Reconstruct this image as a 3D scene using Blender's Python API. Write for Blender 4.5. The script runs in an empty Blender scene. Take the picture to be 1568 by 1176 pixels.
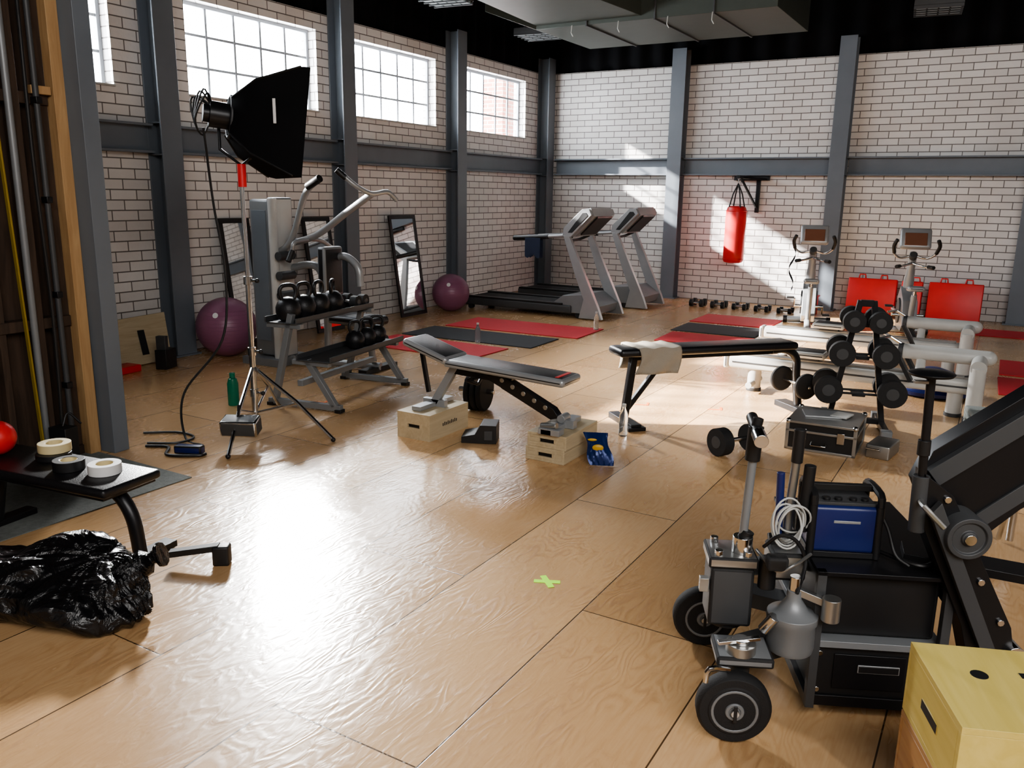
import bpy, bmesh, math, random
from mathutils import Vector, Matrix, Euler, noise
random.seed(4)
sc=bpy.context.scene
R=math.radians
# ------------------------------------------------------------------ camera
cam=bpy.data.cameras.new('camera'); co=bpy.data.objects.new('camera',cam); sc.collection.objects.link(co)
cam.sensor_width=36; cam.lens=29.11; cam.clip_start=.05
co.matrix_world=Matrix.Translation((0,0,1.8))@Matrix.Rotation(R(30.4),4,'Z')@Matrix.Rotation(R(90-12.93),4,'X')@Matrix.Rotation(R(.86),4,'Z')
sc.camera=co
# ------------------------------------------------------------------ materials
def newmat(n):
    m=bpy.data.materials.new(n); m.use_nodes=True; nt=m.node_tree; return m,nt,nt.nodes['Principled BSDF']
def mat(n,col,rough=.5,metal=0,var=.12,vs=6,bump=0,bs=60,coat=0,trans=0,spec=None,emit=None,bd=.01,det=3,dist=0):
    m,nt,b=newmat(n); N=nt.nodes; L=nt.links
    tc=N.new('ShaderNodeTexCoord'); no=N.new('ShaderNodeTexNoise'); no.inputs['Scale'].default_value=vs; no.inputs['Detail'].default_value=4
    L.new(tc.outputs['Object'],no.inputs['Vector'])
    mx=N.new('ShaderNodeMix'); mx.data_type='RGBA'
    mx.inputs['A'].default_value=[c*(1-var) for c in col]+[1]; mx.inputs['B'].default_value=[min(1,c*(1+var)) for c in col]+[1]
    L.new(no.outputs['Fac'],mx.inputs['Factor']); L.new(mx.outputs['Result'],b.inputs['Base Color'])
    b.inputs['Roughness'].default_value=rough; b.inputs['Metallic'].default_value=metal
    if coat: b.inputs['Coat Weight'].default_value=coat; b.inputs['Coat Roughness'].default_value=.12
    if trans: b.inputs['Transmission Weight'].default_value=trans; b.inputs['IOR'].default_value=1.33
    if spec is not None: b.inputs['Specular IOR Level'].default_value=spec
    if emit: b.inputs['Emission Color'].default_value=(*emit[:3],1); b.inputs['Emission Strength'].default_value=emit[3]
    if bump:
        n2=N.new('ShaderNodeTexNoise'); n2.inputs['Scale'].default_value=bs; n2.inputs['Detail'].default_value=det; n2.inputs['Distortion'].default_value=dist; L.new(tc.outputs['Object'],n2.inputs['Vector'])
        bp=N.new('ShaderNodeBump'); bp.inputs['Strength'].default_value=bump; bp.inputs['Distance'].default_value=bd
        L.new(n2.outputs['Fac'],bp.inputs['Height']); L.new(bp.outputs['Normal'],b.inputs['Normal'])
    return m
def brickmat(n,c1,c2,mort,bw,bh,ms):
    m,nt,b=newmat(n); N=nt.nodes; L=nt.links
    tc=N.new('ShaderNodeTexCoord'); sp=N.new('ShaderNodeSeparateXYZ'); L.new(tc.outputs['Object'],sp.inputs[0])
    ad=N.new('ShaderNodeMath'); ad.operation='ADD'; L.new(sp.outputs['X'],ad.inputs[0]); L.new(sp.outputs['Y'],ad.inputs[1])
    a2=N.new('ShaderNodeMath'); a2.operation='ADD'; L.new(ad.outputs[0],a2.inputs[0]); a2.inputs[1].default_value=60
    cb=N.new('ShaderNodeCombineXYZ'); L.new(a2.outputs[0],cb.inputs[0]); L.new(sp.outputs['Z'],cb.inputs[1])
    br=N.new('ShaderNodeTexBrick'); L.new(cb.outputs[0],br.inputs['Vector'])
    br.inputs['Color1'].default_value=(*c1,1); br.inputs['Color2'].default_value=(*c2,1); br.inputs['Mortar'].default_value=(*mort,1)
    br.inputs['Scale'].default_value=1; br.inputs['Mortar Size'].default_value=ms; br.inputs['Mortar Smooth'].default_value=.15
    br.inputs['Brick Width'].default_value=bw; br.inputs['Row Height'].default_value=bh
    no=N.new('ShaderNodeTexNoise'); no.inputs['Scale'].default_value=1.3; no.inputs['Detail'].default_value=5; L.new(tc.outputs['Object'],no.inputs['Vector'])
    mx=N.new('ShaderNodeMix'); mx.data_type='RGBA'; mx.blend_type='MULTIPLY'; mx.inputs['Factor'].default_value=.35
    cr=N.new('ShaderNodeValToRGB'); cr.color_ramp.elements[0].position=.35; cr.color_ramp.elements[0].color=(.72,.66,.62,1); cr.color_ramp.elements[1].position=.6
    L.new(no.outputs['Fac'],cr.inputs[0]); L.new(br.outputs['Color'],mx.inputs['A']); L.new(cr.outputs[0],mx.inputs['B']); L.new(mx.outputs['Result'],b.inputs['Base Color'])
    b.inputs['Roughness'].default_value=.5
    n2=N.new('ShaderNodeTexNoise'); n2.inputs['Scale'].default_value=35; L.new(tc.outputs['Object'],n2.inputs['Vector'])
    ml=N.new('ShaderNodeMath'); ml.operation='MULTIPLY_ADD'; L.new(br.outputs['Fac'],ml.inputs[0]); ml.inputs[1].default_value=-1; 
    m3=N.new('ShaderNodeMath'); m3.operation='MULTIPLY'; L.new(n2.outputs['Fac'],m3.inputs[0]); m3.inputs[1].default_value=.3; L.new(m3.outputs[0],ml.inputs[2])
    bp=N.new('ShaderNodeBump'); bp.inputs['Strength'].default_value=.6; bp.inputs['Distance'].default_value=.012; L.new(ml.outputs[0],bp.inputs['Height']); L.new(bp.outputs['Normal'],b.inputs['Normal'])
    return m
def plymat():
    m,nt,b=newmat('plywood_floor'); N=nt.nodes; L=nt.links
    def math_(op,a,bb=None,c=None):
        n=N.new('ShaderNodeMath'); n.operation=op
        for i,v in enumerate((a,bb,c)):
            if v is None: continue
            if isinstance(v,(int,float)): n.inputs[i].default_value=v
            else: L.new(v,n.inputs[i])
        return n.outputs[0]
    tc=N.new('ShaderNodeTexCoord'); sp=N.new('ShaderNodeSeparateXYZ'); L.new(tc.outputs['Object'],sp.inputs[0])
    X,Y=sp.outputs['X'],sp.outputs['Y']
    cb=N.new('ShaderNodeCombineXYZ'); L.new(math_('ADD',Y,49.39),cb.inputs[0]); L.new(math_('ADD',X,25.36),cb.inputs[1])
    br=N.new('ShaderNodeTexBrick'); L.new(cb.outputs[0],br.inputs['Vector'])
    br.inputs['Color1'].default_value=(0,0,0,1); br.inputs['Color2'].default_value=(1,1,1,1); br.inputs['Mortar'].default_value=(.5,.5,.5,1)
    br.inputs['Scale'].default_value=1; br.inputs['Mortar Size'].default_value=.0034; br.inputs['Mortar Smooth'].default_value=.2
    br.inputs['Brick Width'].default_value=2.44; br.inputs['Row Height'].default_value=.63
    rnd=math_('MULTIPLY',br.outputs['Color'],37.0)
    # rotary-cut veneer: long flame shapes running along the sheet
    c2=N.new('ShaderNodeCombineXYZ'); L.new(math_('MULTIPLY',X,3.6),c2.inputs[0]); L.new(math_('MULTIPLY',Y,1.15),c2.inputs[1]); L.new(rnd,c2.inputs[2])
    n1=N.new('ShaderNodeTexNoise'); n1.inputs['Scale'].default_value=1.5; n1.inputs['Detail'].default_value=2.6; n1.inputs['Roughness'].default_value=.45; n1.inputs['Distortion'].default_value=.25; L.new(c2.outputs[0],n1.inputs['Vector'])
    rings=math_('SINE',math_('MULTIPLY',n1.outputs['Fac'],95.0))
    r01=math_('MULTIPLY_ADD',rings,.5,.5)
    rr=math_('POWER',r01,1.6)
    c3=N.new('ShaderNodeCombineXYZ'); L.new(math_('MULTIPLY',X,120),c3.inputs[0]); L.new(math_('MULTIPLY',Y,6),c3.inputs[1]); L.new(rnd,c3.inputs[2])
    n3=N.new('ShaderNodeTexNoise'); n3.inputs['Scale'].default_value=1; n3.inputs['Detail'].default_value=3; L.new(c3.outputs[0],n3.inputs['Vector'])
    c6=N.new('ShaderNodeCombineXYZ'); L.new(math_('MULTIPLY',X,26),c6.inputs[0]); L.new(math_('MULTIPLY',Y,11),c6.inputs[1]); L.new(rnd,c6.inputs[2])
    n6=N.new('ShaderNodeTexNoise'); n6.inputs['Scale'].default_value=1; n6.inputs['Detail'].default_value=2; n6.inputs['Distortion'].default_value=.8; L.new(c6.outputs[0],n6.inputs['Vector'])
    n4=N.new('ShaderNodeTexNoise'); n4.inputs['Scale'].default_value=1.1; n4.inputs['Detail'].default_value=5; L.new(tc.outputs['Object'],n4.inputs['Vector'])
    n5=N.new('ShaderNodeTexNoise'); n5.inputs['Scale'].default_value=2.3; n5.inputs['Detail'].default_value=3; L.new(tc.outputs['Object'],n5.inputs['Vector'])
    msk=N.new('ShaderNodeMapRange'); msk.inputs['From Min'].default_value=.42; msk.inputs['From Max'].default_value=.66; L.new(n5.outputs['Fac'],msk.inputs['Value'])
    gm=math_('MULTIPLY',rr,math_('MULTIPLY_ADD',msk.outputs[0],.85,.15))
    g=math_('MULTIPLY_ADD',n3.outputs['Fac'],.3,math_('MULTIPLY',gm,.26))
    g=math_('MULTIPLY_ADD',n4.outputs['Fac'],.5,g)
    cr=N.new('ShaderNodeValToRGB'); e=cr.color_ramp.elements
    e[0].position=.28; e[0].color=(.64,.425,.235,1); e[1].position=.85; e[1].color=(.39,.21,.095,1)
    e.new(.52).color=(.56,.345,.17,1)
    L.new(g,cr.inputs[0])
    tint=N.new('ShaderNodeMix'); tint.data_type='RGBA'; tint.blend_type='MULTIPLY'; tint.inputs['Factor'].default_value=1
    tr=N.new('ShaderNodeValToRGB'); tr.color_ramp.elements[0].color=(.84,.81,.77,1); tr.color_ramp.elements[1].color=(1.04,1.04,1.04,1); L.new(br.outputs['Color'],tr.inputs[0])
    L.new(cr.outputs[0],tint.inputs['A']); L.new(tr.outputs[0],tint.inputs['B'])
    sm=N.new('ShaderNodeMix'); sm.data_type='RGBA'; L.new(br.outputs['Fac'],sm.inputs['Factor']); L.new(tint.outputs['Result'],sm.inputs['A']); sm.inputs['B'].default_value=(.08,.045,.02,1)
    L.new(sm.outputs['Result'],b.inputs['Base Color'])
    rg=math_('MULTIPLY_ADD',gm,.12,math_('MULTIPLY_ADD',n4.outputs['Fac'],.26,.08))
    L.new(rg,b.inputs['Roughness'])
    b.inputs['Specular IOR Level'].default_value=.75
    h=math_('MULTIPLY_ADD',br.outputs['Fac'],-6,math_('MULTIPLY_ADD',gm,.8,math_('MULTIPLY_ADD',n6.outputs['Fac'],2.4,math_('MULTIPLY',n4.outputs['Fac'],4.0))))
    bp=N.new('ShaderNodeBump'); bp.inputs['Strength'].default_value=.22; bp.inputs['Distance'].default_value=.003; L.new(h,bp.inputs['Height']); L.new(bp.outputs['Normal'],b.inputs['Normal'])
    return m
def woodmat(n,c1,c2,rough=.55,axis=1,sc_=8):
    m,nt,b=newmat(n); N=nt.nodes; L=nt.links
    tc=N.new('ShaderNodeTexCoord'); mp=N.new('ShaderNodeMapping'); s=[sc_*3]*3; s[axis]=sc_*.3; mp.inputs['Scale'].default_value=s
    L.new(tc.outputs['Object'],mp.inputs['Vector']); no=N.new('ShaderNodeTexNoise'); no.inputs['Scale'].default_value=1; no.inputs['Detail'].default_value=5; no.inputs['Distortion'].default_value=1
    L.new(mp.outputs[0],no.inputs['Vector']); cr=N.new('ShaderNodeValToRGB'); cr.color_ramp.elements[0].position=.3; cr.color_ramp.elements[1].position=.7
    cr.color_ramp.elements[0].color=(*c1,1); cr.color_ramp.elements[1].color=(*c2,1); L.new(no.outputs['Fac'],cr.inputs[0]); L.new(cr.outputs[0],b.inputs['Base Color']); b.inputs['Roughness'].default_value=rough
    return m
BR=brickmat('painted_block',(.77,.75,.73),(.68,.66,.64),(.17,.15,.14),.30,.105,.0065)
REDBR=brickmat('red_brick',(.42,.13,.08),(.3,.09,.06),(.4,.35,.3),.22,.075,.01)
PLY=plymat()
STEEL=mat('painted_steel',(.14,.16,.185),.42,.0,.15,3)
BLKCLOTH=mat('black_cloth',(.008,.008,.009),.95,0,.3,4,spec=.1)
WFRAME=mat('window_paint',(.26,.28,.31),.5)
CONC=mat('concrete',(.16,.17,.16),.9,0,.35,30,.5,80)
BLK=mat('black_plastic',(.012,.012,.013),.45)
RUB=mat('black_rubber',(.015,.015,.016),.75,bump=.2,bs=200)
LEA=mat('black_vinyl',(.010,.010,.012),.38,bump=.15,bs=150)
BMET=mat('black_metal',(.014,.014,.016),.35,.3)
IRON=mat('cast_iron',(.02,.02,.022),.4,.4,bump=.2,bs=120)
GREY=mat('grey_powdercoat',(.20,.21,.22),.4,.2)
DGREY=mat('dark_grey',(.05,.052,.055),.5)
SIL=mat('silver_paint',(.34,.35,.36),.33,.35)
WHT=mat('white_paint',(.50,.50,.48),.35)
CHR=mat('chrome',(.6,.6,.6),.16,1)
ALU=mat('aluminium',(.40,.40,.39),.38,.9)
RED=mat('red_vinyl',(.68,.03,.03),.4)
REDM=mat('red_mat',(.55,.03,.04),.7,bump=.2,bs=90)
BLKM=mat('black_mat',(.035,.036,.04),.8,bump=.2,bs=90)
PUR=mat('purple_ball',(.25,.10,.17),.38)
MIR=mat('mirror_glass',(.85,.86,.86),.02,1,var=.01)
BIRCH=woodmat('birch_ply',(.44,.35,.22),(.55,.46,.31))
YEL=woodmat('yellow_box_paint',(.60,.47,.13),(.68,.55,.18),.45)
BOXB=woodmat('brown_box_ply',(.40,.20,.07),(.50,.28,.11),.5)
PINE=woodmat('pine',(.34,.20,.09),(.46,.30,.15),.6,2)
DKWOOD=woodmat('dark_timber',(.03,.018,.011),(.065,.038,.024),.7,2)
GLS=mat('clear_plastic',(.9,.93,.95),.05,0,.02,trans=.95)
GRN=mat('green_bottle_plastic',(.02,.22,.13),.25,trans=.3)
BLUE=mat('blue_plastic',(.012,.02,.11),.35)
TOWEL=mat('beige_towel',(.36,.32,.26),.95,bump=.6,bs=150)
NAVY=mat('navy_cloth',(.02,.03,.06),.95,bump=.4,bs=100)
GTOW=mat('grey_towel',(.22,.24,.23),.95,bump=.6,bs=120)
BAG=mat('bin_bag',(.006,.006,.007),.27,bump=1,bs=5,bd=.05,det=6,dist=1.6)
LIME=mat('lime_tape',(.45,1,.03),.5,emit=(.4,1,.02,.25))  # weak glow added to the colour so the tape looks fluorescent
CREAM=mat('cream_tape',(.62,.52,.3),.6)
WTAPE=mat('white_tape',(.7,.7,.7),.6)
SCR=mat('console_screen',(.17,.08,.05),.25)
YSTR=mat('yellow_strap',(.26,.18,.015),.6)
DUCT=mat('duct_metal',(.065,.075,.065),.55,.3)
FOIL=mat('crisp_foil',(.012,.03,.13),.3,.3)
FOILY=mat('crisp_yellow',(.6,.36,.04),.4)
DIFF=mat('diffusion_fabric',(.7,.7,.7),.9)
LAMP=mat('lamp_louvre',(.16,.18,.18),.4,emit=(.75,.95,1,.04))
CBL=mat('cable_grey',(.45,.45,.43),.5)
ORG=mat('orange_tape',(.8,.16,.03),.6)
# ------------------------------------------------------------------ builder
class B:
    def __init__(s,name,loc=(0,0,0),rz=0,bev=.003):
        s.n=name; s.loc=loc; s.rz=rz; s.bev=bev; s.bm=bmesh.new(); s.ms=[]
    def mi(s,m):
        if m not in s.ms: s.ms.append(m)
        return s.ms.index(m)
    def _set(s,verts,m):
        i=s.mi(m)
        for f in {f for v in verts for f in v.link_faces}: f.material_index=i
    def box(s,c,d,m,r=(0,0,0)):
        M=Matrix.Translation(c)@Euler(r).to_matrix().to_4x4()@Matrix.Diagonal((*d,1))
        s._set(bmesh.ops.create_cube(s.bm,size=1,matrix=M)['verts'],m); return s
    def bb(s,a,b,m): return s.box([(p+q)/2 for p,q in zip(a,b)],[abs(q-p) for p,q in zip(a,b)],m)
    def bar(s,p,q,w,h,m,up=(0,0,1)):
        p=Vector(p);q=Vector(q);d=q-p;z=d.normalized();u=Vector(up)
        if abs(z.dot(u))>.98: u=Vector((0,1,0))
        x=u.cross(z).normalized(); y=z.cross(x)
        M=Matrix.Translation((p+q)/2)@Matrix((x,y,z)).transposed().to_4x4()@Matrix.Diagonal((w,h,d.length,1))
        s._set(bmesh.ops.create_cube(s.bm,size=1,matrix=M)['verts'],m); return s
    def pad(s,c,d,m,r=(0,0,0),bv=.02,seg=3):
        M=Matrix.Translation(c)@Euler(r).to_matrix().to_4x4()@Matrix.Diagonal((*d,1))
        vs=bmesh.ops.create_cube(s.bm,size=1,matrix=M)['verts']; s._set(vs,m)
        es=list({e for v in vs for e in v.link_edges})
        bmesh.ops.bevel(s.bm,geom=es,offset=bv,segments=seg,profile=.5,affect='EDGES'); return s
    def cyl(s,p,q,r,m,r2=None,seg=20):
        p=Vector(p);q=Vector(q);d=q-p
        M=Matrix.Translation((p+q)/2)@d.to_track_quat('Z','Y').to_matrix().to_4x4()
        s._set(bmesh.ops.create_cone(s.bm,cap_ends=True,segments=seg,radius1=r,radius2=r if r2 is None else r2,depth=d.length,matrix=M)['verts'],m); return s
    def sph(s,c,r,m,k=(1,1,1),seg=24,rot=(0,0,0)):
        M=Matrix.Translation(c)@Euler(rot).to_matrix().to_4x4()@Matrix.Diagonal((*k,1))
        s._set(bmesh.ops.create_uvsphere(s.bm,u_segments=seg,v_segments=seg*2//3,radius=r,matrix=M)['verts'],m); return s
    def tube(s,pts,r,m,seg=10,sm=0,closed=False,flat=1):
        P=[Vector(p) for p in pts]
        if sm:
            Q=[];n=len(P)
            for i in range(n if closed else n-1):
                a=P[(i-1)%n] if (closed or i>0) else P[0]*2-P[1]; b=P[i]; c=P[(i+1)%n]; d=P[(i+2)%n] if (closed or i<n-2) else P[-1]*2-P[-2]
                for j in range(sm):
                    t=j/sm; Q.append(.5*((2*b)+(c-a)*t+(2*a-5*b+4*c-d)*t*t+(3*b-a-3*c+d)*t**3))
            if not closed: Q.append(P[-1])
            P=Q
        n=len(P); rings=[]; up=None
        for i in range(n):
            if closed: t=P[(i+1)%n]-P[i-1]
            else: t=P[min(i+1,n-1)]-P[max(i-1,0)]
            t.normalize()
            if up is None: up=Vector((0,0,1)) if abs(t.z)<.9 else Vector((0,1,0))
            x=up.cross(t)
            if x.length<1e-4: x=Vector((1,0,0)).cross(t)
            x.normalize(); y=t.cross(x); up=y
            rr=r[i*len(r)//n] if isinstance(r,(list,tuple)) else r
            rings.append([s.bm.verts.new(P[i]+x*math.cos(2*math.pi*k/seg)*rr+y*math.sin(2*math.pi*k/seg)*rr*flat) for k in range(seg)])
        i0=s.mi(m)
        for i in range(n if closed else n-1):
            a=rings[i]; b=rings[(i+1)%n]
            for k in range(seg):
                try: f=s.bm.faces.new((a[k],a[(k+1)%seg],b[(k+1)%seg],b[k])); f.material_index=i0
                except ValueError: pass
        if not closed:
            for q in (rings[0][::-1],rings[-1]): f=s.bm.faces.new(q); f.material_index=i0
        return s
    def lathe(s,c,prof,m,ax=(0,0,1),seg=28):
        M=Matrix.Translation(c)@Vector(ax).to_track_quat('Z','Y').to_matrix().to_4x4(); i0=s.mi(m); rings=[]
        for r,h in prof:
            r=max(r,1e-4); rings.append([s.bm.verts.new(M@Vector((r*math.cos(2*math.pi*k/seg),r*math.sin(2*math.pi*k/seg),h))) for k in range(seg)])
        for a,b in zip(rings,rings[1:]):
            for k in range(seg): s.bm.faces.new((a[k],a[(k+1)%seg],b[(k+1)%seg],b[k])).material_index=i0
        s.bm.faces.new(rings[0][::-1]).material_index=i0; s.bm.faces.new(rings[-1]).material_index=i0
        return s
    def ring(s,c,Rr,r,m,ax=(0,0,1),seg=10,n=28):
        q=Vector(ax).to_track_quat('Z','Y'); c=Vector(c)
        return s.tube([c+q@Vector((Rr*math.cos(2*math.pi*k/n),Rr*math.sin(2*math.pi*k/n),0)) for k in range(n)],r,m,seg,closed=True)
    def prism(s,pts,off,m):
        off=Vector(off); a=[s.bm.verts.new(p) for p in pts]; b=[s.bm.verts.new(Vector(p)+off) for p in pts]; n=len(a); i0=s.mi(m)
        s.bm.faces.new(a[::-1]).material_index=i0; s.bm.faces.new(b).material_index=i0
        for k in range(n): s.bm.faces.new((a[k],a[(k+1)%n],b[(k+1)%n],b[k])).material_index=i0
        return s
    def grid(s,f,nu,nv,m):
        g=[[s.bm.verts.new(f(i/nu,j/nv)) for j in range(nv+1)] for i in range(nu+1)]; i0=s.mi(m)
        for i in range(nu):
            for j in range(nv): s.bm.faces.new((g[i][j],g[i+1][j],g[i+1][j+1],g[i][j+1])).material_index=i0
        return s
    def done(s,solid=0):
        bm=s.bm; bmesh.ops.recalc_face_normals(bm,faces=bm.faces)
        for f in bm.faces: f.smooth=True
        for e in bm.edges:
            if len(e.link_faces)==2 and e.calc_face_angle(0)>R(38): e.smooth=False
        me=bpy.data.meshes.new(s.n); bm.to_mesh(me); bm.free()
        for m in s.ms: me.materials.append(m)
        o=bpy.data.objects.new(s.n,me); sc.collection.objects.link(o); o.location=s.loc; o.rotation_euler=(0,0,s.rz)
        if solid:
            md=o.modifiers.new('solid','SOLIDIFY'); md.thickness=solid
        if s.bev:
            md=o.modifiers.new('bevel','BEVEL'); md.width=s.bev; md.segments=2; md.limit_method='ANGLE'; md.angle_limit=R(45)
        return o
# ------------------------------------------------------------------ room shell
WT=4.0
B('floor',bev=0).bb((-8.1,-3.5,-.12),(6,14.8,0),PLY).done()
B('floor_concrete',bev=0).bb((-7.85,-3.4,.001),(-4.3,3.3,.006),CONC).done()
wins=[(3.6,5.5),(6.4,8.4),(9.08,11.0),(11.78,13.8)]
w=B('wall_left',bev=0); w.bb((-8.15,-3.5,0),(-7.9,14.8,2.79),BR).bb((-8.15,-3.5,3.8),(-7.9,14.8,WT),BR)
ys=[-3.5]+[v for p in wins for v in p]+[14.8]
for i in range(0,len(ys),2): w.bb((-8.15,ys[i],2.79),(-7.9,ys[i+1],3.8),BR)
w.done()
B('wall_back',bev=0).bb((-7.9,14.55,0),(6,14.8,WT),BR).done()
B('wall_right',bev=0).bb((6,-3.5,0),(6.25,14.8,5.7),BR).done()
B('wall_front',bev=0).bb((-8.15,-3.75,0),(6.25,-3.5,5.7),BR).done()
B('ceiling',bev=0).bb((-8.4,-3.75,5.7),(6.25,15,5.8),BLKCLOTH).done()
# black drapes hanging above the brickwork
def dr(p0,p1,n):
    p0=Vector(p0);p1=Vector(p1);d=p1-p0;nn=Vector((-d.y,d.x,0)).normalized()
    def f(u,v):
        a=.05*math.sin(u*n*6.28+3*math.sin(u*9))*(1.1-.5*v)
        return p0+d*u+nn*a+Vector((0,0,v*1.75-.03+(.03*math.sin(u*23) if v==0 else 0)))
    return f
B('drape_left',bev=0).grid(dr((-7.98,-3.4,WT),(-7.98,14.7,WT),40),500,4,BLKCLOTH).done(.01)
B('drape_back',bev=0).grid(dr((-7.9,14.63,WT),(5.9,14.63,WT),32),400,4,BLKCLOTH).done(.01)
B('trim_roof_left',bev=0).bb((-8.3,-3.75,WT-.01),(-8.16,14.9,5.7),BLKCLOTH).done()
B('trim_roof_back',bev=0).bb((-8.2,14.81,WT-.01),(6.2,14.95,5.7),BLKCLOTH).done()
B('trim_brick_pier',bev=0).bb((-8.9,13.9,0),(-8.45,14.7,3.9),REDBR).done()
def hcol(n,x,y,axis,top=4.25,wd=.25,dp=.24):
    b=B(n,(x,y,0),0,.003)
    if axis=='x': # projects toward +X
        b.bb((0,-wd/2,0),(.02,wd/2,top),STEEL).bb((dp-.02,-wd/2,0),(dp,wd/2,top),STEEL).bb((.02,-.01,0),(dp-.02,.01,top),STEEL)
        b.bb((0,-wd/2-.04,0),(dp+.03,wd/2+.04,.02),STEEL)
        for z in (2.14,2.46): b.bb((.02,-wd/2+.01,z),(dp-.02,wd/2-.01,z+.015),STEEL)
    else:
        b.bb((-wd/2,-.02,0),(wd/2,0,top),STEEL).bb((-wd/2,-dp,0),(wd/2,-dp+.02,top),STEEL).bb((-.01,-dp+.02,0),(.01,-.02,top),STEEL)
        b.bb((-wd/2-.04,-dp-.03,0),(wd/2+.04,0,.02),STEEL)
        for z in (2.14,2.46): b.bb((-wd/2+.01,-dp+.02,z),(wd/2-.01,-.02,z+.015),STEEL)
    return b.done()
for y in (3.1,5.95,8.74,11.39,14.38): hcol('steel_column',-7.9,y,'x')
for x in (-5.19,-2.48,.25,2.97): hcol('steel_column',x,14.55,'y')
def ibeam(n,p,q):
    b=B(n)
    (x0,y0),(x1,y1)=p,q
    b.bb((x0,y0,2.43),(x1,y1,2.455),STEEL).bb((x0,y0,2.16),(x1,y1,2.185),STEEL)
    if x1-x0<y1-y0: b.bb((x0,y0,2.16),(x0+.03,y1,2.455),STEEL); 
    else: b.bb((x0,y1-.03,2.16),(x1,y1,2.455),STEEL)
    return b.done()
for a,c in ((-3.4,2.96),(3.24,5.81),(6.09,8.6),(8.88,11.25),(11.53,14.24)): ibeam('steel_beam',(-7.89,a),(-7.76,c))
for a,c in ((-7.6,-5.33),(-5.05,-2.62),(-2.34,.11),(.39,2.83)): ibeam('steel_beam',(a,14.41),(c,14.54))
for i,(a,c) in enumerate(wins):
    b=B('window_%d'%(i+1),bev=.002); z0,z1=2.79,3.8; x=-8.05
    for zz in (z0+.02,z1-.02): b.bb((x-.02,a,zz-.02),(x+.02,c,zz+.02),WFRAME)
    for yy in (a+.02,c-.02): b.bb((x-.02,yy-.02,z0+.04),(x+.02,yy+.02,z1-.04),WFRAME)
    n=5
    for k in range(1,n):
        yy=a+(c-a)*k/n; b.bb((x-.012,yy-.015,z0+.04),(x+.012,yy+.015,z1-.04),WFRAME)
    for k in (1,2):
        zz=z0+(z1-z0)*k/3; b.bb((x-.010,a+.04,zz-.014),(x+.010,c-.04,zz+.014),WFRAME)
    b.bb((-7.99,a,z0),(-7.87,c,z0+.02),WHT)
    b.done()
# ceiling duct and lamps
b=B('air_duct',bev=.01)
b.bb((-6.2,11.1,4.1),(-2.8,12.9,4.6),DUCT)
b.prism([(-6.2,11.1,4.1),(-6.2,12.9,4.1),(-6.75,12.2,4.3),(-6.75,10.6,4.3)],(0,0,.35),DUCT)
b.prism([(-6.1,8.2,4.2),(-5.0,8.2,4.2),(-4.6,11.1,4.15),(-6.2,11.1,4.15)],(0,0,.4),DUCT)
for x in (-5.4,-4.4,-3.6): b.bb((x-.012,11.08,4.08),(x+.012,12.92,4.62),DGREY)
for x,y in ((-6,11.2),(-3,11.2),(-6,12.8),(-3,12.8),(-4.5,11.2),(-5.8,8.6)): b.cyl((x,y,4.5),(x,y,5.7),.008,DGREY,seg=6)
for x in (-5.6,-4.9,-4.2,-3.6): b.tube([(x,11.05,4.1),(x,11.03,4.0),(x+.03,11.03,3.95)],.008,WHT,6)
b.done()
for x,y in ((-1.2,13.3),(-7.0,12.6),(-6.9,9.8)):
    b=B('ceiling_lamp',(x,y,4.3),.1)
    b.bb((-.3,-.3,.03),(.3,.3,.1),DGREY)
    for k in range(4): b.bb((-.27+k*.14,-.28,.0),(-.15+k*.14,.28,.03),LAMP)
    for k in range(5): b.bb((-.3,-.3+k*.14,-.015),(.3,-.28+k*.14,.03),DGREY)
    for q in (-.25,.25): b.cyl((q,0,.1),(q,0,1.4),.006,DGREY,seg=6)
    b.done()
# ------------------------------------------------------------------ set flat on the left foreground
b=B('set_column',(-5.25,3.40,0),R(4)); b.bb((-.09,-.06,0),(.09,.06,5.6),STEEL); b.done()
b=B('timber_set_flat',(-5.30,3.32,0),R(3))
b.bb((-.14,-3.4,0),(-.12,.0,5.2),DKWOOD)
b.bb((-.10,-.08,0),(.03,.0,5.2),PINE)
for k,dx in ((1,0),(2,-.02),(3,0),(4,0),(5,0)): b.bb((-.12,-.09-k*.24,0),(-.01+dx,-.045-k*.24,5.2),DKWOOD)
b.bb((-.06,-.20,0),(-.04,-.085,5.2),DKWOOD)
for z in (.0,.9,2.3,3.4): b.bb((-.12,-3.4,z),(-.02,-.09,z+.07),DKWOOD)
b.bb((-.02,-.09,2.36),(.02,-.22,2.41),PINE)
b.cyl((.03,-.20,0),(.03,-.20,5),.018,DGREY); b.cyl((.0,-.36,0),(.0,-.36,5),.022,GREY)
b.bar((.05,-.42,.1),(.02,-.50,3.4),.03,.012,YSTR)
for z in (.5,1.1,1.7,2.3): b.bb((.0,-.22,z),(.06,-.18,z+.04),BMET)
b.tube([(.06,-.27,3.2),(.07,-.29,2),(.05,-.26,1),(.07,-.3,.02)],.012,BLK,8,6)
b.done()
B('junction_box',(-5.12,2.98,.007),.2).bb((-.07,-.05,0),(.07,.05,.28),BLK).bb((-.05,-.06,.05),(.05,-.05,.2),DGREY).tube([(0,0,.28),(0,.05,.36),(.05,.1,.28)],.008,BLK,6,4).done()
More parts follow.
